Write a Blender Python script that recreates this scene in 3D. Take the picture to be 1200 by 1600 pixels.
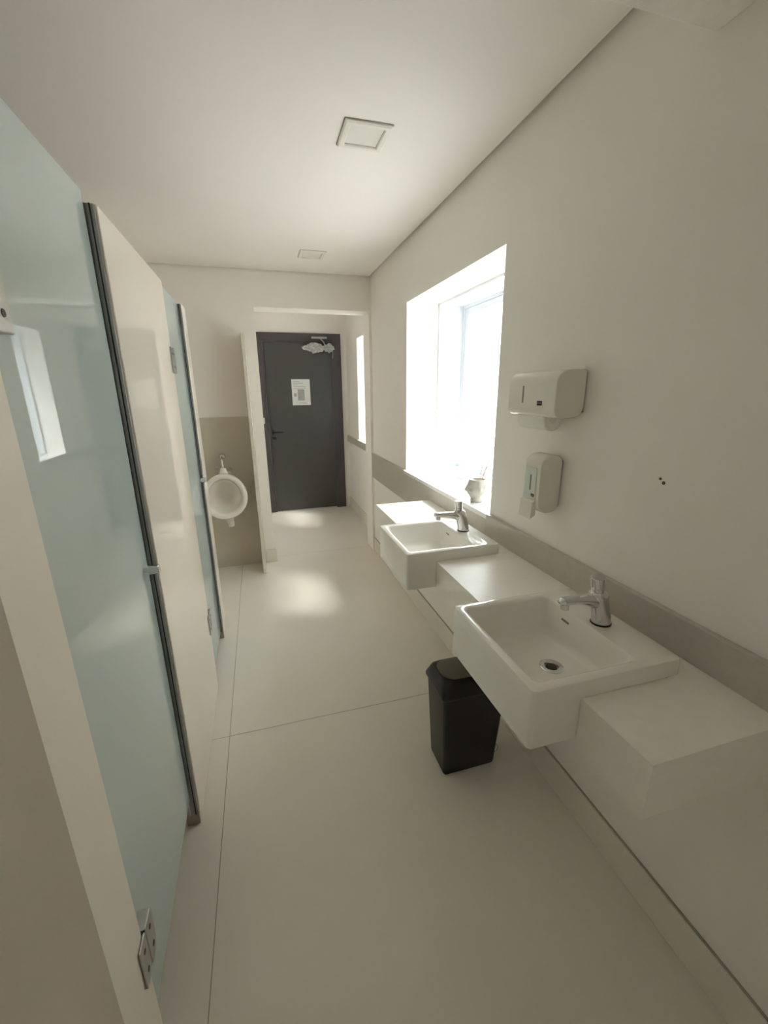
import bpy, bmesh, math, random
from mathutils import Vector, Matrix, noise

random.seed(4)
S = bpy.context.scene
for o in list(bpy.data.objects):
    bpy.data.objects.remove(o)
COL = S.collection

# ------------------------------------------------------------------ camera
F_PX, YAW, PITCH, ROLL = 660.87, .2802, -.2814, -.0111
EYE = Vector((-.9854, 0, 1.5))
cy, sy, cp, sp = math.cos(YAW), math.sin(YAW), math.cos(PITCH), math.sin(PITCH)
fw = Vector((sy * cp, cy * cp, sp)); r0 = Vector((cy, -sy, 0)); u0 = r0.cross(fw)
rt = math.cos(ROLL) * r0 + math.sin(ROLL) * u0
up = -math.sin(ROLL) * r0 + math.cos(ROLL) * u0
cd = bpy.data.cameras.new('camera'); cam = bpy.data.objects.new('camera', cd); COL.objects.link(cam)
cd.sensor_fit = 'HORIZONTAL'; cd.sensor_width = 36; cd.lens = 36 * F_PX / 1200
cd.clip_start = .02; cd.clip_end = 200
m = Matrix((rt, up, -fw)).transposed().to_4x4(); m.translation = EYE
cam.matrix_world = m
S.camera = cam

# ------------------------------------------------------------------ world, sun, exposure
W = bpy.data.worlds.new('sky'); S.world = W; W.use_nodes = True
bg = W.node_tree.nodes['Background']
bg.inputs[0].default_value = (.93, .955, 1.0, 1); bg.inputs[1].default_value = 11.0
sd = bpy.data.lights.new('sun', 'SUN'); sun = bpy.data.objects.new('sun', sd); COL.objects.link(sun)
sd.energy = 7; sd.angle = math.radians(15); sd.color = (1, .96, .91)
sun.rotation_euler = Vector((-.59, .46, -1)).to_track_quat('-Z', 'Y').to_euler()
sun.location = (3, -1, 6)
S.view_settings.view_transform = 'Standard'; S.view_settings.look = 'None'
S.view_settings.gamma = 1; S.view_settings.use_curve_mapping = False
S.view_settings.exposure = 0.40
S.cycles.max_bounces = 16; S.cycles.diffuse_bounces = 10; S.cycles.glossy_bounces = 6
S.cycles.transparent_max_bounces = 12; S.cycles.transmission_bounces = 8
S.cycles.use_denoising = True; S.cycles.sample_clamp_indirect = 0
S.cycles.caustics_reflective = False; S.cycles.caustics_refractive = False

# ------------------------------------------------------------------ materials
MATS = {}
def mat(name, col, rough=.5, metal=0., var=.03, scale=6., bump=0., bscale=200., coat=0., spec=.5, ior=1.5):
    if name in MATS: return MATS[name]
    m = bpy.data.materials.new(name); m.use_nodes = True; nt = m.node_tree; N = nt.nodes
    b = N['Principled BSDF']
    b.inputs['Roughness'].default_value = rough; b.inputs['Metallic'].default_value = metal
    b.inputs['Coat Weight'].default_value = coat; b.inputs['Coat Roughness'].default_value = .008
    b.inputs['Specular IOR Level'].default_value = spec; b.inputs['IOR'].default_value = ior
    tc = N.new('ShaderNodeTexCoord')
    nz = N.new('ShaderNodeTexNoise'); nz.inputs['Scale'].default_value = scale; nz.inputs['Detail'].default_value = 4
    rp = N.new('ShaderNodeValToRGB')
    rp.color_ramp.elements[0].position = .3; rp.color_ramp.elements[1].position = .7
    rp.color_ramp.elements[0].color = tuple(c * (1 - var) for c in col) + (1,)
    rp.color_ramp.elements[1].color = tuple(min(1, c * (1 + var)) for c in col) + (1,)
    nt.links.new(tc.outputs['Object'], nz.inputs['Vector']); nt.links.new(nz.outputs['Fac'], rp.inputs['Fac'])
    nt.links.new(rp.outputs['Color'], b.inputs['Base Color'])
    if bump:
        n2 = N.new('ShaderNodeTexNoise'); n2.inputs['Scale'].default_value = bscale; n2.inputs['Detail'].default_value = 3
        bp = N.new('ShaderNodeBump'); bp.inputs['Strength'].default_value = bump; bp.inputs['Distance'].default_value = .002
        nt.links.new(tc.outputs['Object'], n2.inputs['Vector'])
        nt.links.new(n2.outputs['Fac'], bp.inputs['Height']); nt.links.new(bp.outputs['Normal'], b.inputs['Normal'])
    MATS[name] = m
    return m

def frosted(name, col, trans):
    m = mat(name, col, rough=.5, var=.02, scale=3, coat=1.0)
    nt = m.node_tree; N = nt.nodes; b = N['Principled BSDF']; out = N['Material Output']
    b.inputs['Coat IOR'].default_value = 1.9; b.inputs['Specular IOR Level'].default_value = .2
    t = N.new('ShaderNodeBsdfTranslucent'); t.inputs['Color'].default_value = col + (1,)
    mx = N.new('ShaderNodeMixShader'); mx.inputs[0].default_value = trans
    nt.links.new(b.outputs[0], mx.inputs[1]); nt.links.new(t.outputs[0], mx.inputs[2]); nt.links.new(mx.outputs[0], out.inputs['Surface'])
    return m

def pane_glass(name):
    m = bpy.data.materials.new(name); m.use_nodes = True; nt = m.node_tree; N = nt.nodes
    for n in list(N):
        if n.type == 'BSDF_PRINCIPLED': N.remove(n)
    t = N.new('ShaderNodeBsdfTransparent'); t.inputs['Color'].default_value = (.95, .98, .97, 1)
    g = N.new('ShaderNodeBsdfGlossy'); g.inputs['Roughness'].default_value = .02
    f = N.new('ShaderNodeFresnel'); ge = N.new('ShaderNodeNewGeometry')
    mr = N.new('ShaderNodeMapRange'); mr.inputs['To Min'].default_value = 1.35; mr.inputs['To Max'].default_value = 1 / 1.35
    nt.links.new(ge.outputs['Backfacing'], mr.inputs['Value']); nt.links.new(mr.outputs[0], f.inputs['IOR'])
    mx = N.new('ShaderNodeMixShader')
    nt.links.new(f.outputs[0], mx.inputs[0]); nt.links.new(t.outputs[0], mx.inputs[1]); nt.links.new(g.outputs[0], mx.inputs[2])
    nt.links.new(mx.outputs[0], N['Material Output'].inputs['Surface'])
    return m

PAINT = mat('wall_paint', (.885, .848, .80), .6, var=.012, scale=2, bump=.06, bscale=350)
CEIL = mat('ceiling_paint', (.91, .875, .84), .7, var=.01, scale=2, bump=.04, bscale=300)
ROUGH_PLASTER = mat('rough_plaster', (.92, .89, .85), .8, var=.02, scale=30, bump=.5, bscale=160)
FLOOR = mat('porcelain_floor', (.77, .725, .645), .30, var=.015, scale=4, bump=.015, bscale=60)
GROUT = mat('grout', (.40, .37, .30), .8)
STONE = mat('stone_band', (.54, .505, .44), .28, var=.03, scale=60)
COUNTER = mat('counter_stone', (.89, .86, .80), .34, var=.015, scale=40)
SILL = mat('sill_stone', (.86, .84, .80), .22, var=.02, scale=30)
PANEL = mat('melamine_beige', (.84, .785, .685), .45, var=.012, scale=2, coat=.8)
PANEL_EDGE = mat('panel_edge', (.74, .72, .66), .3)
TILE = mat('wall_tile', (.60, .56, .47), .22, var=.02, scale=8)
FROST = frosted('frosted_glass', (.565, .67, .645), .12)
GLASS_EDGE = mat('glass_edge', (.12, .30, .26), .08)
PANE = pane_glass('window_glass')
ALU = mat('white_aluminium', (.80, .83, .87), .3, var=.01)
STEEL = mat('brushed_profile', (.34, .345, .33), .32, metal=.8, var=.05, scale=40)
DARKGAP = mat('dark_seal', (.015, .015, .015), .6)
CHROME = mat('chrome', (.72, .72, .72), .12, metal=1., var=.03, scale=20)
SATIN = mat('satin_steel', (.50, .50, .49), .28, metal=1., var=.05, scale=60)
CERAMIC = mat('ceramic', (.86, .835, .78), .08, var=.006, coat=.4)
PLASTIC = mat('dispenser_plastic', (.80, .775, .70), .25, var=.01)
PLASTIC_CLEAR = mat('dispenser_cover', (.74, .78, .72), .12, var=.01)
LOGO = mat('logo_black', (.01, .01, .01), .5)
LOGOW = mat('logo_white', (.9, .9, .88), .5)
SLOT = mat('slot_dark', (.22, .21, .17), .4)
BLACK = mat('bin_black', (.005, .005, .005), .38, var=.1, scale=30)
BROWN = mat('bin_flap', (.115, .118, .088), .3, var=.1, scale=10)
DOOR = mat('door_grey', (.062, .063, .056), .42, var=.05, scale=10)
FRAME = mat('frame_grey', (.075, .062, .066), .42, var=.05, scale=10)
BLACKMETAL = mat('black_metal', (.02, .02, .02), .35, metal=.6)
PAPER = mat('paper', (.66, .67, .62), .8, var=.03, scale=20)
PRINT = mat('print_grey', (.33, .34, .31), .8, var=.15, scale=30)
WRAP = mat('crumpled_plastic', (.50, .51, .48), .25, var=.25, scale=40)
LAMPW = mat('lamp_white', (.84, .82, .76), .5)
DIFF = mat('lamp_diffuser', (.80, .79, .74), .35)
STICK = mat('reed_stick', (.62, .40, .32), .6)
PORC = mat('head_porcelain', (.55, .53, .48), .3, var=.05, scale=30)
HOOP = mat('white_ring', (.88, .90, .92), .3)
EXT = mat('exterior_render', (.66, .63, .61), .9, var=.04, scale=3)
EXTG = mat('exterior_ground', (.74, .71, .67), .9, var=.05, scale=3)
HOLE = mat('hole_dark', (.10, .085, .06), .9)

# ------------------------------------------------------------------ mesh helpers
ORG = {}
def link(name, me, material, parent=None, label=None, cat=None, group=None, kind=None, smooth=False):
    o = bpy.data.objects.new(name, me); COL.objects.link(o)
    if material: me.materials.append(material)
    if parent is not None: o.parent = parent
    if label: o['label'] = label
    if cat: o['category'] = cat
    if group: o['group'] = group
    if kind: o['kind'] = kind
    for p in me.polygons: p.use_smooth = smooth
    ORG[o.name] = ORG.get(parent.name, Vector((0, 0, 0))) if parent is not None else Vector((0, 0, 0))
    return o

class MB:
    def __init__(s): s.bm = bmesh.new()
    def box(s, x0, x1, y0, y1, z0, z1, bevel=0, seg=2):
        r = bmesh.ops.create_cube(s.bm, size=1)
        vs = r['verts']
        for v in vs:
            v.co = Vector(((x0 + x1) / 2 + v.co.x * (x1 - x0), (y0 + y1) / 2 + v.co.y * (y1 - y0), (z0 + z1) / 2 + v.co.z * (z1 - z0)))
        if bevel:
            es = {e for v in vs for e in v.link_edges}
            bmesh.ops.bevel(s.bm, geom=list(es), offset=bevel, segments=seg, affect='EDGES', profile=.5)
        return s
    def loft(s, rings, cap0=True, cap1=True, closed=False):
        vr = [[s.bm.verts.new(p) for p in r] for r in rings]
        n = len(vr[0]); k = len(vr)
        for i in range(k if closed else k - 1):
            a, b = vr[i], vr[(i + 1) % k]
            for j in range(n):
                try: s.bm.faces.new((a[j], a[(j + 1) % n], b[(j + 1) % n], b[j]))
                except ValueError: pass
        if cap0 and not closed: s.bm.faces.new(list(reversed(vr[0])))
        if cap1 and not closed: s.bm.faces.new(vr[-1])
        return s
    def cyl(s, p, q, r, r2=None, n=20, bev=0):
        p, q = Vector(p), Vector(q); d = (q - p)
        ax = d.normalized(); t = ax.orthogonal().normalized(); b = ax.cross(t)
        r2 = r if r2 is None else r2
        def ring(c, rr): return [c + rr * (math.cos(2 * math.pi * i / n) * t + math.sin(2 * math.pi * i / n) * b) for i in range(n)]
        if bev:
            s.loft([ring(p, r - bev), ring(p + ax * bev, r), ring(q - ax * bev, r2), ring(q, r2 - bev)])
        else:
            s.loft([ring(p, r), ring(q, r2)])
        return s
    def tube(s, pts, rad, n=12):
        pts = [Vector(p) for p in pts]; rads = rad if isinstance(rad, (list, tuple)) else [rad] * len(pts)
        rings = []; t = None
        for i, p in enumerate(pts):
            d = (pts[min(i + 1, len(pts) - 1)] - pts[max(i - 1, 0)]).normalized()
            t = d.orthogonal().normalized() if t is None else (t - d * t.dot(d)).normalized()
            b = d.cross(t)
            rings.append([p + rads[i] * (math.cos(2 * math.pi * k / n) * t + math.sin(2 * math.pi * k / n) * b) for k in range(n)])
        return s.loft(rings)
    def ring_torus(s, c, ax, R, r, n=28, k=10):
        c = Vector(c); ax = Vector(ax).normalized(); t = ax.orthogonal().normalized(); b = ax.cross(t); rings = []
        for i in range(n):
            a = 2 * math.pi * i / n; d = math.cos(a) * t + math.sin(a) * b
            rings.append([c + d * (R + r * math.cos(2 * math.pi * j / k)) + ax * r * math.sin(2 * math.pi * j / k) for j in range(k)])
        return s.loft(rings, closed=True)
    def out(s, name, material, parent=None, smooth=False, org=None, angle=None, **kw):
        bmesh.ops.recalc_face_normals(s.bm, faces=s.bm.faces)
        me = bpy.data.meshes.new(name)
        off = ORG.get(parent.name, Vector((0, 0, 0))) if parent is not None else (Vector(org) if org else Vector((0, 0, 0)))
        bmesh.ops.translate(s.bm, verts=s.bm.verts, vec=-off)
        s.bm.to_mesh(me); s.bm.free()
        o = link(name, me, material, parent, smooth=smooth, **kw)
        if parent is None:
            o.location = off; ORG[o.name] = off
        if angle and smooth:
            try: me.set_sharp_from_angle(angle=math.radians(angle))
            except Exception: pass
        return o

def thing(name, label, cat, loc, group=None, kind=None):
    o = bpy.data.objects.new(name, None); COL.objects.link(o); o.location = loc
    o.empty_display_size = .05
    o['label'] = label; o['category'] = cat
    if group: o['group'] = group
    if kind: o['kind'] = kind
    ORG[o.name] = Vector(loc)
    return o

def copy_tree(o, parent=None):
    c = o.copy(); COL.objects.link(c); c.parent = parent
    for ch in list(o.children): copy_tree(ch, c)
    return c

def rrect(x0, x1, y0, y1, r, z, n=5):
    P = []
    for cx, cyy, a0 in ((x1 - r, y1 - r, 0), (x0 + r, y1 - r, 90), (x0 + r, y0 + r, 180), (x1 - r, y0 + r, 270)):
        for i in range(n + 1):
            a = math.radians(a0 + 90 * i / n)
            P.append(Vector((cx + r * math.cos(a), cyy + r * math.sin(a), z)))
    return P

BX = lambda *a, **k: MB().box(*a, **k)

# ------------------------------------------------------------------ key dimensions (metres)
H = 2.39; YB = 3.7466; YB2 = 3.96; YD = 5.436; XL = -2.45; YN = -1.12
XV = .116; XO = .46
W1 = (1.66, 2.8365); ZW = (.943, 2.04); W2 = (3.99, 4.833); W3 = (-1.0, -.58)
XOP, XNIB, ZOP = -.946, -.021, 2.131

# ------------------------------------------------------------------ structure
# floor: base + slabs
fl = thing('floor', 'off-white polished porcelain floor of the washroom', 'floor', (0, 0, 0), kind='structure')
MB().box(XL, XO, YN, YD + .1, -.06, -.0015).out('grout_bed', GROUT, fl)
G = .0016
xs_ = [(XL, -1.236), (-1.236, XV)]; ys_ = [(YN, 1.696), (1.696, 3.86), (3.86, YD + .05)]
for (a, b) in xs_:
    for (c, d) in ys_:
        MB().box(a + G, b - G, c + G, d - G, -.03, 0).out('floor_tile', FLOOR, fl)

# right wall with window opening
mb = MB()
mb.box(0, XO, YN, W3[0], 0, 2.6); mb.box(0, XO, W3[1], W1[0], 0, 2.6)
mb.box(0, XO, W3[0], W3[1], 0, ZW[0] - .02); mb.box(0, XO, W3[0], W3[1], ZW[1], 2.6); mb.box(0, XO, W1[1], YB2, 0, 2.6)
mb.box(0, XO, W1[0], W1[1], 0, ZW[0] - .02); mb.box(0, XO, W1[0], W1[1], ZW[1], 2.6)
wr = mb.out('wall_right', PAINT, label='plain off-white right wall with the deep window and the basins', cat='wall', kind='structure')
for u, (yy, zz, rr) in enumerate([(.833, 1.271, .0035), (.822, 1.262, .0045)]):
    MB().cyl((-.0012, yy, zz), (.002, yy, zz), rr, n=14).out('screw_hole', HOLE, wr)
# passage right wall with second window
mb = MB()
mb.box(XV, XO, YB2, W2[0], 0, 2.6); mb.box(XV, XO, W2[1], YD + .1, 0, 2.6)
mb.box(XV, XO, W2[0], W2[1], 0, ZW[0] - .02); mb.box(XV, XO, W2[0], W2[1], ZW[1], 2.6)
mb.out('wall_passage_right', PAINT, label='off-white wall of the passage holding the narrow far window', cat='wall', kind='structure')
# far wall with passage opening
mb = MB()
mb.box(XL, XOP, YB, YB2, 0, 2.6); mb.box(XOP, 0, YB, YB2, ZOP, 2.6); mb.box(XNIB, XO, YB, YB2, 0, ZOP); mb.box(0, XO, YB, YB2, ZOP, 2.6)
wf = mb.out('wall_far', PAINT, label='off-white far wall with the urinal and the passage opening', cat='wall', kind='structure')
MB().box(XL, -1.9 - .001, YB - .008, YB - .0005, 0, 1.30).out('wall_tile', TILE, wf)
MB().box(-1.9 + .001, -1.052, YB - .008, YB - .0005, 0, 1.30).out('wall_tile', TILE, wf)
MB().box(-1.9, XL, YB - .005, YB - .0005, 1.30, 1.303).out('tile_trim', GROUT, wf)
MB().box(XOP - .001, XOP + .010, YB + .004, YB + .03, 1.235, 1.285, bevel=.003).out('door_catch', PLASTIC, wf, label='small cream catch on the jamb edge')
mb = MB(); mb.box(XL - .1, XL, YN, YD, 0, 2.6)
mb.out('wall_left', PAINT, label='off-white left wall behind the toilet stalls', cat='wall', kind='structure')
mb = MB(); mb.box(XL, XO, YN - .1, YN, 0, 2.6)
mb.out('wall_near', PAINT, label='off-white wall behind the camera', cat='wall', kind='structure')
mb = MB(); mb.box(-1.25, XO, YD, YD + .12, 0, 2.6)
mb.out('wall_passage_back', PAINT, label='off-white end wall of the passage around the grey door', cat='wall', kind='structure')
mb = MB(); mb.box(-1.25, -1.02, YB2, YD, 0, 2.6)
mb.out('wall_passage_left', PAINT, label='off-white left wall of the passage hidden behind the jamb', cat='wall', kind='structure')
# ceiling with a shadow gap along the walls
mb = MB()
mb.box(XL, -.018, YN, YB - .015, H, H + .06); mb.box(XL, XO, YN, YD + .1, H + .06, H + .2); mb.box(-1.02, XV, YB2, YD, H, H + .06)
mb.out('ceiling', CEIL, label='smooth white plasterboard ceiling with a shadow gap at the walls', cat='ceiling', kind='structure')
# low bulkhead above the camera
mb = MB(); mb.box(XL, -.0005, .52, .882, 2.205, H + .01, bevel=.006)
mb.out('wall_bulkhead', ROUGH_PLASTER, label='rough white plaster bulkhead hanging low at the top right corner', cat='bulkhead', kind='structure')
# baseboards
mb = MB(); mb.box(-.012, -.0005, YN, YB - .013, .0005, .126, bevel=.002)
o = mb.out('baseboard_right', FLOOR, label='porcelain baseboard along the right wall below the basins', cat='baseboard', kind='structure')
MB().box(-.006, -.0006, YN, YB - .013, .1262, .1315).out('baseboard_shadow_strip', GROUT, o)  # grout-dark strip standing in for the shadow gap above the baseboard
mb = MB(); mb.box(-1.03, XOP + .016, YB - .012, YB - .0005, .0005, .118, bevel=.002)
mb.box(XOP + .001, XOP + .016, YB - .002, YB2, .0005, .118, bevel=.002)
mb.out('baseboard_jamb', FLOOR, label='short porcelain baseboard around the foot of the passage jamb', cat='baseboard', kind='structure')
mb = MB(); mb.box(XV - .012, XV - .0005, YB2 + .001, YD - .001, .0005, .126, bevel=.002)
mb.out('baseboard_passage', FLOOR, label='porcelain baseboard under the far window in the passage', cat='baseboard', kind='structure')
# stone bands
mb = MB(); mb.box(-.02, -.0005, .446, W1[0], .725, .945, bevel=.0015); mb.box(-.02, -.0005, W1[1], YB - .001, .725, .945, bevel=.0015)
mb.box(-.02, -.0005, W1[0], W1[1], .725, .922)
mb.out('trim_1', STONE, label='beige stone backsplash band running along the right wall under the window', cat='backsplash', kind='structure')
mb = MB(); mb.box(XV - .02, XV - .0005, YB2 + .001, W2[0], .866, .945); mb.box(XV - .02, XV - .0005, W2[1], YD - .001, .866, .945)
mb.box(XV - .02, XV - .0005, W2[0], W2[1], .866, .922)
mb.out('trim_2', STONE, label='thin beige stone band under the far passage window', cat='trim', kind='structure')

# windows
def window(name, label, xi, y0, y1):
    z0, z1 = ZW
    t = thing(name, label, 'window', (xi, (y0 + y1) / 2, z0), kind='structure')
    MB().box(xi - .021, XO - .05, y0 + .0005, y1 - .0005, z0 - .0205, z0 + .002, bevel=.001).out('window_sill', SILL, t)
    xf0, xf1 = xi + .225, XO - .065
    if xf1 - xf0 < .08: xf0 = xf1 - .12
    zz = z0 + .002
    mb = MB()   # deep aluminium lining
    mb.box(xf0, xf1, y1 - .014, y1 - .0005, zz, z1 - .0005); mb.box(xf0, xf1, y0 + .0005, y0 + .014, zz, z1 - .0005)
    mb.box(xf0, xf1, y0 + .014, y1 - .014, z1 - .014, z1 - .0005); mb.box(xf0, xf1, y0 + .014, y1 - .014, zz, zz + .012)
    mb.out('frame_lining', ALU, t)
    mb = MB()   # outer frame
    a, b = xf1, XO + .01
    mb.box(a, b, y1 - .035, y1 - .0005, zz, z1, bevel=.003); mb.box(a, b, y0 + .0005, y0 + .035, zz, z1, bevel=.003)
    mb.box(a, b, y0 + .035, y1 - .035, z1 - .03, z1 - .0005, bevel=.003); mb.box(a, b, y0 + .035, y1 - .035, zz, zz + .025, bevel=.003)
    mb.out('frame', ALU, t)
    ym = (y0 + y1) / 2
    mb = MB(); mb.box(b - .008, b + .004, ym - .03, y1 - .034, z1 - .055, z1 - .03); mb.out('track', ALU, t)
    for k, (c, d, dx) in enumerate([(y0 + .036, ym + .02, .034), (ym - .02, y1 - .036, .006)]):
        x0 = a + dx; x1 = x0 + .026; zb, zt = zz + .026, z1 - .031; w = .048
        mb = MB()
        mb.box(x0, x1, c, c + w, zb, zt, bevel=.003); mb.box(x0, x1, d - w, d, zb, zt, bevel=.003)
        mb.box(x0, x1, c + w, d - w, zt - .04, zt, bevel=.003); mb.box(x0, x1, c + w, d - w, zb, zb + .045, bevel=.003)
        sash = mb.out('sash', ALU, t)
        MB().box(x0 + .010, x0 + .015, c + w - .004, d - w + .004, zb + .04, zt - .036).out('pane', PANE, sash)
    return t
window('window_1', 'deep white-framed sliding window above the far basin', 0, *W1)
window('window_2', 'narrow bright window in the passage seen past the wall corner', XV, *W2)

window('window_3', 'third sliding window of the right wall, behind the camera', 0, *W3)

# exterior
mb = MB(); mb.box(3.0, 3.2, -5, 11, -.3, 3.6)
mb.out('wall_exterior', EXT, label='pale rendered boundary wall outside the windows', cat='wall', kind='structure')
mb = MB(); mb.box(XO, 3.0, -5, 11, -.3, -.1)
mb.out('ground', EXTG, label='pale paved ground of the light well outside', cat='ground', kind='structure')
mb = MB(); mb.box(XL - .1, XO, YN - .1, YD + .12, H + .2, 3.2)
mb.out('roof', EXT, label='flat roof slab above the washroom, out of sight', cat='roof', kind='structure')

# grey door
dr = thing('door_1', 'dark grey flush door in a dark frame at the end of the passage', 'door', (-.46, YD, 0), kind='structure')
mb = MB(); y0, y1 = YD - .03, YD - .0005
mb.box(-.937, -.872, y0, y1, .001, 2.150, bevel=.002); mb.box(-.056, .046, y0, y1, .001, 2.150, bevel=.002); mb.box(-.872, -.056, y0, y1, 2.062, 2.150, bevel=.002)
mb.out('door_frame', FRAME, dr)
mb = MB(); mb.box(-.87, -.853, YD - .022, YD - .0005, .001, 2.062); mb.box(-.075, -.056, YD - .022, YD - .0005, .001, 2.062); mb.box(-.853, -.075, YD - .022, YD - .0005, 2.044, 2.062)
mb.out('door_stop', FRAME, dr)
leaf = BX(-.852, -.076, YD - .016, YD - .0005, .012, 2.043, bevel=.001).out('door_leaf', DOOR, dr)
hd = BX(-.835, -.815, YD - .021, YD - .016, .985, 1.045, bevel=.002).out('handle', BLACKMETAL, leaf, label='black lever handle')
mb = MB(); mb.cyl((-.825, YD - .016, 1.015), (-.825, YD - .06, 1.015), .009); mb.tube([(-.832, YD - .058, 1.015), (-.77, YD - .06, 1.014), (-.708, YD - .058, 1.010)], [.0085, .0085, .007])
mb.out('handle', BLACKMETAL, leaf, smooth=True, label='black lever handle')
BX(-.838, -.795, YD - .021, YD - .016, .925, .955, bevel=.002).out('keyhole_plate', BLACKMETAL, leaf)

# ------------------------------------------------------------------ counter, basins and taps
mb = MB(); CX0, CX1, CZ0, CZ1 = -.36, -.0205, .718, .846
SK = [.822, 1.627]; HWD = .195
mb.box(CX0, CX1, .446, SK[0] - HWD - .001, CZ0, CZ1); mb.box(CX0, CX1, SK[0] + HWD + .001, SK[1] - HWD - .001, CZ0, CZ1)
mb.box(CX0, CX1, SK[1] + HWD + .001, 2.34, CZ0, CZ1)
for s in SK: mb.box(-.113, CX1, s - HWD - .001, s + HWD + .001, CZ0, CZ1)
mb.out('countertop', COUNTER, label='white stone countertop fixed to the right wall between and around the two basins', cat='countertop')

def make_sink(yc, label):
    t = thing('washbasin', label, 'washbasin', (-.28, yc, .735), group='washbasins set in the white counter')
    a, b = yc - HWD, yc + HWD; zt = .890; B = -.113; R = -.080
    rings = [rrect(-.479, B, a + .006, b - .006, .006, .735), rrect(-.485, B, a, b, .012, .741), rrect(-.485, B, a, b, .012, .8465),
             rrect(-.485, R, a, b, .012, .8475), rrect(-.485, R, a, b, .012, zt - .006), rrect(-.4835, R - .0015, a + .0015, b - .0015, .012, zt - .002), rrect(-.479, R - .005, a + .006, b - .006, .012, zt),
             rrect(-.466, -.182, a + .022, b - .022, .022, zt), rrect(-.462, -.186, a + .026, b - .026, .022, zt - .002), rrect(-.459, -.189, a + .030, b - .030, .022, zt - .008),
             rrect(-.446, -.196, a + .046, b - .046, .024, zt - .085), rrect(-.440, -.202, a + .052, b - .052, .026, zt - .098), rrect(-.428, -.214, a + .064, b - .064, .03, zt - .105)]
    n = len(rings[0]); c = Vector((-.288, yc - .008, 0))
    def circ(r, z):
        base = rrect(-.428, -.214, a + .064, b - .064, .03, z)
        ctr = Vector((-.321, yc, z))
        return [Vector((c.x, c.y, z)) + (p - ctr).normalized() * r for p in base]
    rings += [circ(.05, zt - .1085), circ(.026, zt - .110), circ(.024, zt - .118)]
    mb = MB(); mb.loft(rings)
    mb.out('basin', CERAMIC, t, smooth=True, angle=35)
    zd = zt - .109
    d = MB().loft([[Vector((c.x + r * math.cos(2 * math.pi * i / 28), c.y + r * math.sin(2 * math.pi * i / 28), z)) for i in range(28)] for r, z in ((.031, zd - .002), (.031, zd + .001), (.028, zd + .003), (.019, zd + .002), (.0165, zd - .003), (.016, zd - .012))]).out('drain', CHROME, t, smooth=True, angle=40)
    MB().cyl((c.x, c.y, zd - .006), (c.x, c.y, zd - .0012), .0155, n=24).out('drain_hole', DARKGAP, d)
    BX(-.1935, -.1905, yc + .055, yc + .085, zt - .036, zt - .030, bevel=.001).out('overflow_slot', SLOT, t)
    return t
sk0 = make_sink(SK[0], 'white ceramic square basin nearest the camera, above the black bin')
sk1 = copy_tree(sk0); sk1.location.y += SK[1] - SK[0]
sk1['label'] = 'white ceramic square basin farther away, beneath the window'

def make_tap(yc, label):
    zb = .8905; t = thing('push_tap', label, 'tap', (-.147, yc, zb), group='chrome push taps on the basins')
    def ell(cx, z, rx, ry, n=24): return [Vector((cx + rx * math.cos(2 * math.pi * i / n), yc + ry * math.sin(2 * math.pi * i / n), z)) for i in range(n)]
    MB().loft([ell(-.147, zb, .0265, .0265), ell(-.147, zb + .003, .0265, .0265), ell(-.148, zb + .005, .024, .024)]).out('base_ring', BLACKMETAL, t, smooth=True, angle=40)
    body = MB(); body.loft([ell(-.147, zb + .004, .0255, .0245), ell(-.150, zb + .025, .0245, .0235), ell(-.156, zb + .05, .0245, .022), ell(-.163, zb + .075, .0255, .0205), ell(-.168, zb + .092, .0245, .0195), ell(-.170, zb + .097, .021, .017)])
    body.out('body', CHROME, t, smooth=True, angle=50)
    sec = lambda x, z, hw, hh: [Vector((x, yc + hw * math.cos(2 * math.pi * i / 20), z + hh * math.sin(2 * math.pi * i / 20))) for i in range(20)]
    sp_ = MB().loft([sec(-.160, zb + .064, .0175, .025), sec(-.185, zb + .071, .0165, .020), sec(-.205, zb + .078, .0155, .0145), sec(-.24, zb + .082, .0145, .0115), sec(-.272, zb + .083, .0140, .0110), sec(-.283, zb + .083, .0125, .0095), sec(-.287, zb + .083, .009, .006)])
    sp_.out('spout', CHROME, t, smooth=True, angle=50)
    MB().cyl((-.270, yc, zb + .077), (-.270, yc, zb + .060), .0105, bev=.001).out('aerator', CHROME, t, smooth=True, angle=40)
    ax = Vector((-.10, 0, 1)).normalized(); p = Vector((-.171, yc, zb + .094))
    MB().cyl(p, p + ax * .014, .0155, bev=.001).out('collar', CHROME, t, smooth=True, angle=40)
    bt = MB().cyl(p + ax * .0142, p + ax * .044, .0165, .0185, n=28, bev=.0015).out('push_button', CHROME, t, smooth=True, angle=40)
    MB().cyl(p + ax * .0438, p + ax * .0446, .0165, n=28).out('button_face', SATIN, bt, smooth=True, angle=40)
    return t
tp0 = make_tap(.812, 'chrome push tap on the basin nearest the camera')
tp1 = copy_tree(tp0); tp1.location.y = 1.632
tp1['label'] = 'chrome push tap on the far basin, in front of the window'

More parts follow.
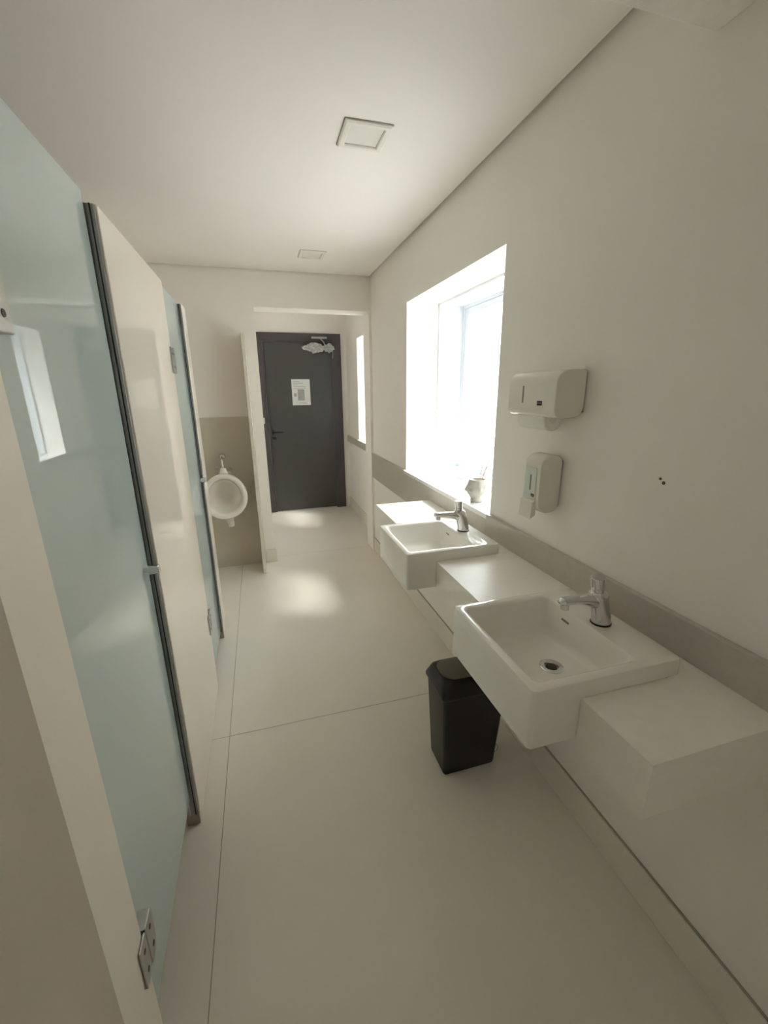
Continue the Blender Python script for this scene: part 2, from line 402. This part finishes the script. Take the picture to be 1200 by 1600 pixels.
# ------------------------------------------------------------------ dispensers
def prism_y(profile, y0, y1, bev=.006):
    """profile: list of (x,z); extruded along y with rounded ends"""
    cx = sum(p[0] for p in profile) / len(profile); cz = sum(p[1] for p in profile) / len(profile)
    def ring(y, k): return [Vector((cx + (x - cx) * k, y, cz + (z - cz) * k)) for x, z in profile]
    return MB().loft([ring(y0, .965), ring(y0 + bev * .35, .988), ring(y0 + bev, 1), ring(y1 - bev, 1), ring(y1 - bev * .35, .988), ring(y1, .965)])
def round_profile(x0, x1, z0, z1, rads, n=7):
    (rbl, rbr, rtr, rtl) = rads; P = []
    for cx, cz, r, a0 in ((x0 + rbl, z0 + rbl, rbl, 180), (x1 - rbr, z0 + rbr, rbr, 270), (x1 - rtr, z1 - rtr, rtr, 0), (x0 + rtl, z1 - rtl, rtl, 90)):
        for i in range(n + 1):
            a = math.radians(a0 + 90 * i / n); P.append((cx + r * math.cos(a), cz + r * math.sin(a)))
    return P
t = thing('paper_dispenser', 'wide cream plastic paper roll dispenser on the right wall', 'dispenser', (0, 1.26, 1.40))
prism_y(round_profile(-.112, -.004, 1.408, 1.554, (.026, .034, .010, .040)), 1.135, 1.392, .006).out('cover', PLASTIC, t, smooth=True, angle=40)
BX(-.004, -.0006, 1.140, 1.387, 1.425, 1.545).out('shadow_back_plate', SLOT, t)  # plate coloured dark to draw the thin shadow behind the cover
BX(-.1128, -.1115, 1.300, 1.308, 1.452, 1.508, bevel=.0004).out('level_window', SLOT, t)
lg = BX(-.1134, -.1115, 1.198, 1.222, 1.446, 1.460).out('logo', LOGO, t, label='small black brand plate')
for k in range(3): MB().box(-.1137, -.1134, 1.2015 + .007 * k, 1.2055 + .007 * k, 1.4525, 1.4540).out('lettering', LOGOW, lg)
mb = MB(); mb.cyl((-.066, 1.195, 1.400), (-.066, 1.350, 1.400), .036, n=28, bev=.004)
ro = mb.out('paper_roll', mat('tissue', (.86, .85, .80), .9, var=.02, scale=60), t, smooth=True, angle=40)
MB().cyl((-.066, 1.1942, 1.400), (-.066, 1.196, 1.400), .012, n=18).out('roll_core', PANEL_EDGE, ro)

t = thing('soap_dispenser', 'small cream plastic soap dispenser below the paper dispenser', 'dispenser', (0, 1.25, 1.06))
prism_y(round_profile(-.090, -.004, 1.080, 1.282, (.040, .036, .030, .042)), 1.203, 1.292, .006).out('cover', PLASTIC, t, smooth=True, angle=40)
BX(-.004, -.0006, 1.208, 1.287, 1.105, 1.262).out('shadow_back_plate', SLOT, t)  # dark plate again draws the shadow line against the wall
BX(-.0935, -.0885, 1.218, 1.282, 1.128, 1.238, bevel=.0015).out('front_cover', PLASTIC_CLEAR, t)
BX(-.0945, -.0930, 1.244, 1.250, 1.158, 1.212).out('level_window', SLOT, t)
lg = BX(-.0948, -.0930, 1.222, 1.238, 1.137, 1.147).out('logo', LOGO, t, label='small black brand plate')
for k in range(2): MB().box(-.0951, -.0948, 1.2245 + .006 * k, 1.228 + .006 * k, 1.1412, 1.1424).out('lettering', LOGOW, lg)
mb = MB(); mb.loft([[Vector((x, y, z)) for x, z in pr] for y, pr in ((1.216, [(-.102, 1.120), (-.088, 1.126), (-.085, 1.072), (-.106, 1.060)]), (1.284, [(-.102, 1.120), (-.088, 1.126), (-.085, 1.072), (-.106, 1.060)]))])
mb.out('push_lever', PLASTIC, t)

# ------------------------------------------------------------------ toilet stall fronts
XP, TP, ZT = -1.311, .045, 1.932     # panel front plane, thickness, top
PG = 'beige toilet stall panels'
def panel(name, x0, x1, y0, y1, label, z0=.006, z1=ZT):
    return BX(x0, x1, y0, y1, z0, z1, bevel=.002, seg=1).out(name, PANEL, org=((x0 + x1) / 2, (y0 + y1) / 2, z0), label=label, cat='stall panel', group=PG)
mb = MB()
mb.loft([[Vector((x, y, z)) for x, y in ((XP, .588), (XP, .715), (XP - TP, .715), (XP - TP, .628), (XL + .002, .628), (XL + .002, .588))] for z in (.006, ZT)])
mb.out('stall_pilaster', PANEL, org=(XP, .65, .006), label='beige corner panel at the lower left, carrying the glass door hinge', cat='stall panel', group=PG)
fp = panel('stall_front_panel', XP - TP, XP, 1.312, 2.060, 'wide glossy beige stall front panel between the two glass doors')
panel('stall_divider', XL + .002, XP - TP - .001, 1.665, 1.705, 'beige partition between the two stalls, behind the wide front panel')
ep = panel('stall_end_pilaster', XP - TP, XP, 2.552, 2.665, 'narrow beige pilaster at the far end of the stalls beside the urinal')
panel('side_partition', XL + .002, XP - TP - .001, 2.61, 2.65, 'beige stall side panel closing the far stall next to the urinal')
def jamb_profile(par, yf):
    # aluminium profile on the end of a panel, facing the camera, with seal and foot
    y0 = yf - .012
    MB().box(XP - TP, XP - .004, y0, yf - .0005, .05, ZT - .004).out('edge_profile', STEEL, par)
    MB().box(XP - .0135, XP - .0105, y0 - .003, y0 + .002, .05, ZT - .004).out('seal_strip', DARKGAP, par)
    MB().box(XP - .034, XP - .029, y0 - .005, y0 + .002, .05, ZT - .004).out('seal_lip', SATIN, par)
    MB().box(XP - TP, XP - .002, y0 - .002, yf - .0005, .004, .05, bevel=.002).out('foot_bracket', mat('foot_bracket', (.36, .33, .26), .35, metal=.5), par)
jamb_profile(fp, 1.312); jamb_profile(ep, 2.552)

XG = -1.330
def glass_door(label, y0, y1, th, knob_y, knob_z, hinges, gz0, gz1):
    t = thing('glass_door', label, 'glass door', (XG, y0, gz0), group='frosted glass stall doors')
    gl = BX(XG - .008, XG, y0, y1, gz0, gz1, bevel=.0012, seg=1).out('glass_panel', FROST, t)
    MB().box(XG - .0075, XG - .0005, y1 + .0002, y1 + .0022, gz0 + .003, gz1 - .003).out('edge_strip', GLASS_EDGE, gl)
    for hz in hinges:
        zc = hz; hy = y0 - .001
        h = BX(XG + .0005, XP + .0050, hy + .002, hy + .044, zc - .052, zc + .052, bevel=.0025).out('hinge', SATIN, t, label='satin steel hinge plate')
        MB().box(XP + .0006, XP + .0050, hy - .042, hy - .002, zc - .052, zc + .052, bevel=.0018).out('hinge_leaf', SATIN, h)
        MB().cyl((XP + .0015, hy, zc - .050), (XP + .0015, hy, zc + .050), .0022, n=10).out('hinge_pin', DARKGAP, h)
        for sy_ in (-.022, .023):
            for sz in (-.026, .026):
                MB().cyl((XP + .0045, hy + sy_, zc + sz), (XP + .0057, hy + sy_, zc + sz), .0055, n=14).out('screw', BLACKMETAL, h)
    k = MB().cyl((XG, knob_y, knob_z), (XG + .012, knob_y, knob_z), .007, n=16).cyl((XG + .012, knob_y, knob_z), (XG + .040, knob_y, knob_z), .0135, n=20, bev=.002)
    k.out('knob', CHROME, t, smooth=True, angle=40)
    # rotate slightly inwards about the hinge edge
    t.rotation_euler.z = math.radians(th)
    return t
glass_door('pale green frosted glass stall door nearest the camera, with chrome knob', .7255, 1.2895, .28, 1.245, 1.018, (.368, 1.632), .13, 1.950)
glass_door('pale green frosted glass stall door farther away, seen edge-on', 2.066, 2.532, .1, 2.49, 1.03, (.385, 1.628), .05, 1.935)

# ------------------------------------------------------------------ urinal bay
px = BX(-1.059, -1.032, 3.487, YB - .0005, .004, 1.912, bevel=.003, seg=2).out('privacy_panel', mat('privacy_stone', (.70, .66, .57), .25, var=.03, scale=40), org=(-1.045, 3.6, .004), label='thin upright privacy panel between the urinal and the passage', cat='partition')
ut = thing('urinal', 'white oval ceramic urinal hung on the tiled far wall', 'urinal', (-1.297, YB - .008, .40))
UX, UZ = -1.297, .700
def uring(yc, cz, rx, rz, tilt, n=36, egg=.10):
    P = []
    for i in range(n):
        a = 2 * math.pi * i / n; s_, c_ = math.sin(a), math.cos(a)
        z = cz + rz * s_; x = UX + rx * c_ * (1 - egg * .5 * s_)
        P.append(Vector((x, yc + tilt * (z - cz), z)))
    return P
yb = YB - .0085
rings = [uring(yb, .70, .125, .165, 0), uring(yb - .05, .69, .150, .170, 0), uring(yb - .14, .69, .166, .172, .10), uring(yb - .225, .695, .174, .176, .26), uring(yb - .262, .70, .172, .174, .30),
         uring(yb - .276, .70, .163, .165, .30), uring(yb - .277, .70, .150, .152, .30), uring(yb - .268, .70, .136, .138, .30), uring(yb - .245, .70, .130, .132, .28), uring(yb - .17, .69, .120, .122, .2), uring(yb - .09, .68, .09, .095, .1), uring(yb - .055, .665, .045, .05, 0)]
MB().loft(rings).out('bowl', CERAMIC, ut, smooth=True, angle=60)
mb = MB(); mb.tube([(UX + .003, yb - .20, .535), (UX + .012, yb - .165, .48), (UX + .018, yb - .15, .425)], [.055, .034, .026], n=20); mb.out('outlet', CERAMIC, ut, smooth=True, angle=50)
mb = MB(); mb.tube([(UX, yb - .12, .852), (UX, yb - .115, .885), (UX, yb - .11, .900)], [.042, .026, .023], n=20); mb.out('inlet_neck', CERAMIC, ut, smooth=True, angle=50)
v = MB(); v.cyl((UX, yb - .11, .898), (UX, yb - .11, .915), .020, bev=.002); v.tube([(UX, yb - .11, .912), (UX, yb - .105, .95), (UX - .002, yb - .08, .975), (UX - .003, yb - .02, .985), (UX - .003, yb - .0005, .985)], .010)
vo = v.out('flush_valve', CHROME, ut, smooth=True, angle=40)
MB().cyl((UX - .003, yb - .0005, .985), (UX - .003, yb - .05, .985), .026, .022, n=24, bev=.003).out('valve_button', CHROME, vo, smooth=True, angle=40)
for dx in (-.055, .055):
    MB().cyl((UX + dx, yb - .0005, .885), (UX + dx, yb - .03, .885), .013, n=16, bev=.002).out('fixing_bolt', SATIN, ut, smooth=True, angle=40)

# ------------------------------------------------------------------ ceiling lamps
def lamp(cx, cyy, label):
    t = thing('ceiling_lamp', label, 'lamp', (cx, cyy, H - .001), group='square recessed ceiling lamps')
    s0, s1, s2 = .086, .080, .062
    mb = MB()
    R = [rrect(cx - s, cx + s, cyy - s, cyy + s, .004, z, n=2) for s, z in ((s0, H - .0006), (s0, H - .006), (s1, H - .010), (s2 + .004, H - .010), (s2, H - .007), (s2, H - .0006))]
    mb.loft(R, closed=True); mb.out('frame', LAMPW, t)
    BX(cx - s2 + .0005, cx + s2 - .0005, cyy - s2 + .0005, cyy + s2 - .0005, H - .0035, H - .0008).out('diffuser', DIFF, t)
    MB().loft([rrect(cx - s, cx + s, cyy - s, cyy + s, .004, z, n=2) for s, z in ((s0 + .0025, H - .0006), (s0 + .0025, H - .0018), (s0 + .0003, H - .0018), (s0 + .0003, H - .0006))], closed=True).out('shadow_edge', mat('lamp_shadow_tone', (.42, .41, .38), .6), t)  # thin dark ring, shadow around the lamp frame put in as colour
lamp(-.527, 1.80, 'square white ceiling lamp nearer the camera, switched off')
lamp(-.540, 3.255, 'square white ceiling lamp near the far wall, switched off')

# ------------------------------------------------------------------ bin
bt_ = thing('pedal_bin', 'black plastic swing-top bin under the near basin', 'bin', (-.28, 1.30, 0))
b0 = [rrect(-.391, -.168, 1.230, 1.368, .012, .001), rrect(-.394, -.165, 1.227, 1.371, .014, .012), rrect(-.409, -.143, 1.212, 1.388, .014, .372)]
MB().loft(b0).out('body', BLACK, bt_, smooth=True, angle=40)
ld = MB().loft([rrect(-.414, -.138, 1.207, 1.393, .016, .3725), rrect(-.417, -.135, 1.204, 1.396, .018, .378), rrect(-.417, -.135, 1.204, 1.396, .018, .388), rrect(-.405, -.147, 1.224, 1.382, .03, .428), rrect(-.396, -.156, 1.236, 1.374, .036, .436)]).out('lid', BLACK, bt_, smooth=True, angle=35)
fl0 = rrect(-.392, -.162, 1.241, 1.369, .05, .4364, n=7); fl1 = rrect(-.392, -.162, 1.241, 1.369, .05, .440, n=7); fl2 = rrect(-.386, -.168, 1.247, 1.363, .046, .4425, n=7); fl3 = rrect(-.34, -.21, 1.285, 1.325, .018, .446, n=7)
MB().loft([fl0, fl1, fl2, fl3]).out('flap', BROWN, ld, smooth=True, angle=40)
MB().ring_torus((-.160, 1.262, .042), (.3, 1, 0), .026, .002, n=26, k=8).out('wire_ring', SATIN, bt_, smooth=True)

# ------------------------------------------------------------------ things on the grey door
nt_ = thing('paper_notice', 'white paper notice taped to the grey door', 'notice', (-.458, YD - .017, 1.33))
BX(-.568, -.349, YD - .0175, YD - .0165, 1.329, 1.632).out('sheet', PAPER, nt_)
def pq(x0, x1, z0, z1): MB().box(x0, x1, YD - .0182, YD - .0176, z0, z1).out('printed_block', PRINT, nt_)
pq(-.548, -.47, 1.600, 1.606); pq(-.55, -.43, 1.583, 1.589); pq(-.55, -.49, 1.567, 1.572)
pq(-.545, -.40, 1.545, 1.551); pq(-.545, -.40, 1.528, 1.532)
pq(-.50, -.42, 1.385, 1.515); pq(-.545, -.515, 1.43, 1.47); pq(-.49, -.40, 1.352, 1.357)

dc = thing('door_closer', 'door closer wrapped in crumpled plastic at the top of the grey door', 'door closer', (-.2, YD - .02, 1.95))
BX(-.302, -.118, YD - .046, YD - .0305, 2.090, 2.112, bevel=.003).out('track', SATIN, dc)
BX(-.36, -.10, YD - .060, YD - .0165, 1.965, 2.005, bevel=.006).out('closer_body', SATIN, dc)
mb = MB(); mb.tube([(-.14, YD - .05, 2.0), (-.16, YD - .055, 2.05), (-.2, YD - .045, 2.092)], .007); mb.out('closer_arm', SATIN, dc)
def crumple(c, rx, ry, rz, seed):
    bm = bmesh.new(); bmesh.ops.create_icosphere(bm, subdivisions=4, radius=1)
    for v in bm.verts:
        d = v.co.normalized(); k = 1 + .38 * noise.noise(d * 2.6 + Vector((seed, 0, 0))) + .30 * (abs(noise.noise(d * 5.5 + Vector((0, seed, 0)))) - .25)
        v.co = Vector((c[0] + d.x * rx * k, min(c[1] + d.y * ry * k, YD - .017), c[2] + d.z * rz * k))
    mb = MB(); mb.bm.free(); mb.bm = bm; return mb
for c, rx, ry, rz, sd_ in (((-.265, YD - .075, 1.982), .095, .055, .052, 3.), ((-.365, YD - .05, 1.985), .05, .03, .028, 8.), ((-.105, YD - .07, 1.985), .056, .045, .046, 14.)):
    crumple(c, rx, ry, rz, sd_).out('plastic_wrap', WRAP, dc)
mb = MB(); mb.tube([(-.062, YD - .06, 1.99), (-.058, YD - .055, 1.93), (-.06, YD - .04, 1.87)], .004); mb.out('hanging_strap', WRAP, dc)

# ------------------------------------------------------------------ window sill decoration
SZ = ZW[0] + .0025
vc = Vector((.052, 1.885, SZ))
vt = thing('head_vase', 'white ceramic vase shaped like a face on the window sill', 'vase', vc)
fd = math.atan2(.25, -1.0)
prof = [(0, .030), (.006, .034), (.014, .033), (.024, .030), (.032, .034), (.042, .043), (.054, .048), (.066, .050), (.078, .051), (.090, .050), (.100, .047), (.110, .044), (.116, .043)]
def prof_r(z):
    for (z0, r_0), (z1, r_1) in zip(prof, prof[1:]):
        if z <= z1: return r_0 + (r_1 - r_0) * (z - z0) / (z1 - z0)
    return prof[-1][1]
NS, NR = 56, 48; rings = []
g = lambda v, s: math.exp(-(v / s) ** 2)
for j in range(NR + 1):
    z = .116 * j / NR; ring = []
    for i in range(NS):
        ph = 2 * math.pi * i / NS; d = (ph + math.pi) % (2 * math.pi) - math.pi
        r = prof_r(z)
        lon = abs(d)
        r += .013 * g(d, .20) * g(z - .061, .009) + .008 * g(d, .16) * g(z - .071, .010)      # nose
        r += .005 * g(d, .45) * g(z - .083, .008)                                              # brow
        r -= .006 * g(lon - .42, .20) * g(z - .073, .007)                                      # eye sockets
        r += .006 * g(d, .30) * g(z - .0475, .004) + .005 * g(d, .28) * g(z - .040, .004)      # lips
        r += .008 * g(d, .40) * g(z - .029, .007)                                              # chin
        r += .004 * g(lon - .75, .3) * g(z - .055, .012)                                       # cheeks
        r += .006 * g(lon - 1.6, .14) * g(z - .066, .012)                                      # ears
        r += .0016 * math.sin(ph * 9) * (1 if lon > 1.2 else 0) * g(z - .09, .02)
        ring.append(vc + Vector((r * math.cos(fd + ph), r * math.sin(fd + ph), z)))
    rings.append(ring)
for rr, z in ((.040, .1165), (.037, .113), (.036, .08), (.030, .045)):
    rings.append([vc + Vector((rr * math.cos(fd + 2 * math.pi * i / NS), rr * math.sin(fd + 2 * math.pi * i / NS), z)) for i in range(NS)])
MB().loft(rings).out('head_body', PORC, vt, smooth=True, angle=60)
for k, (tip, base) in enumerate((((.120, 1.858, SZ + .28), (.058, 1.892, SZ + .048)), ((.100, 1.835, SZ + .27), (.052, 1.890, SZ + .048)), ((.100, 1.900, SZ + .26), (.043, 1.875, SZ + .048)))):
    MB().tube([base, tip], .0018, n=8).out('reed_stick', STICK, org=base, label=('pinkish reed stick leaning farthest over the head vase', 'pinkish reed stick nearest the camera in the head vase', 'pinkish reed stick nearest the glass in the head vase')[k], cat='stick', group='reed sticks in the head vase')
MB().ring_torus((.215, 2.03, SZ + .058), (.75, -.5, .25), .050, .006).out('white_ring', HOOP, org=(.215, 2.03, SZ), smooth=True, label='white ring standing on the sill behind the head vase', cat='ring')
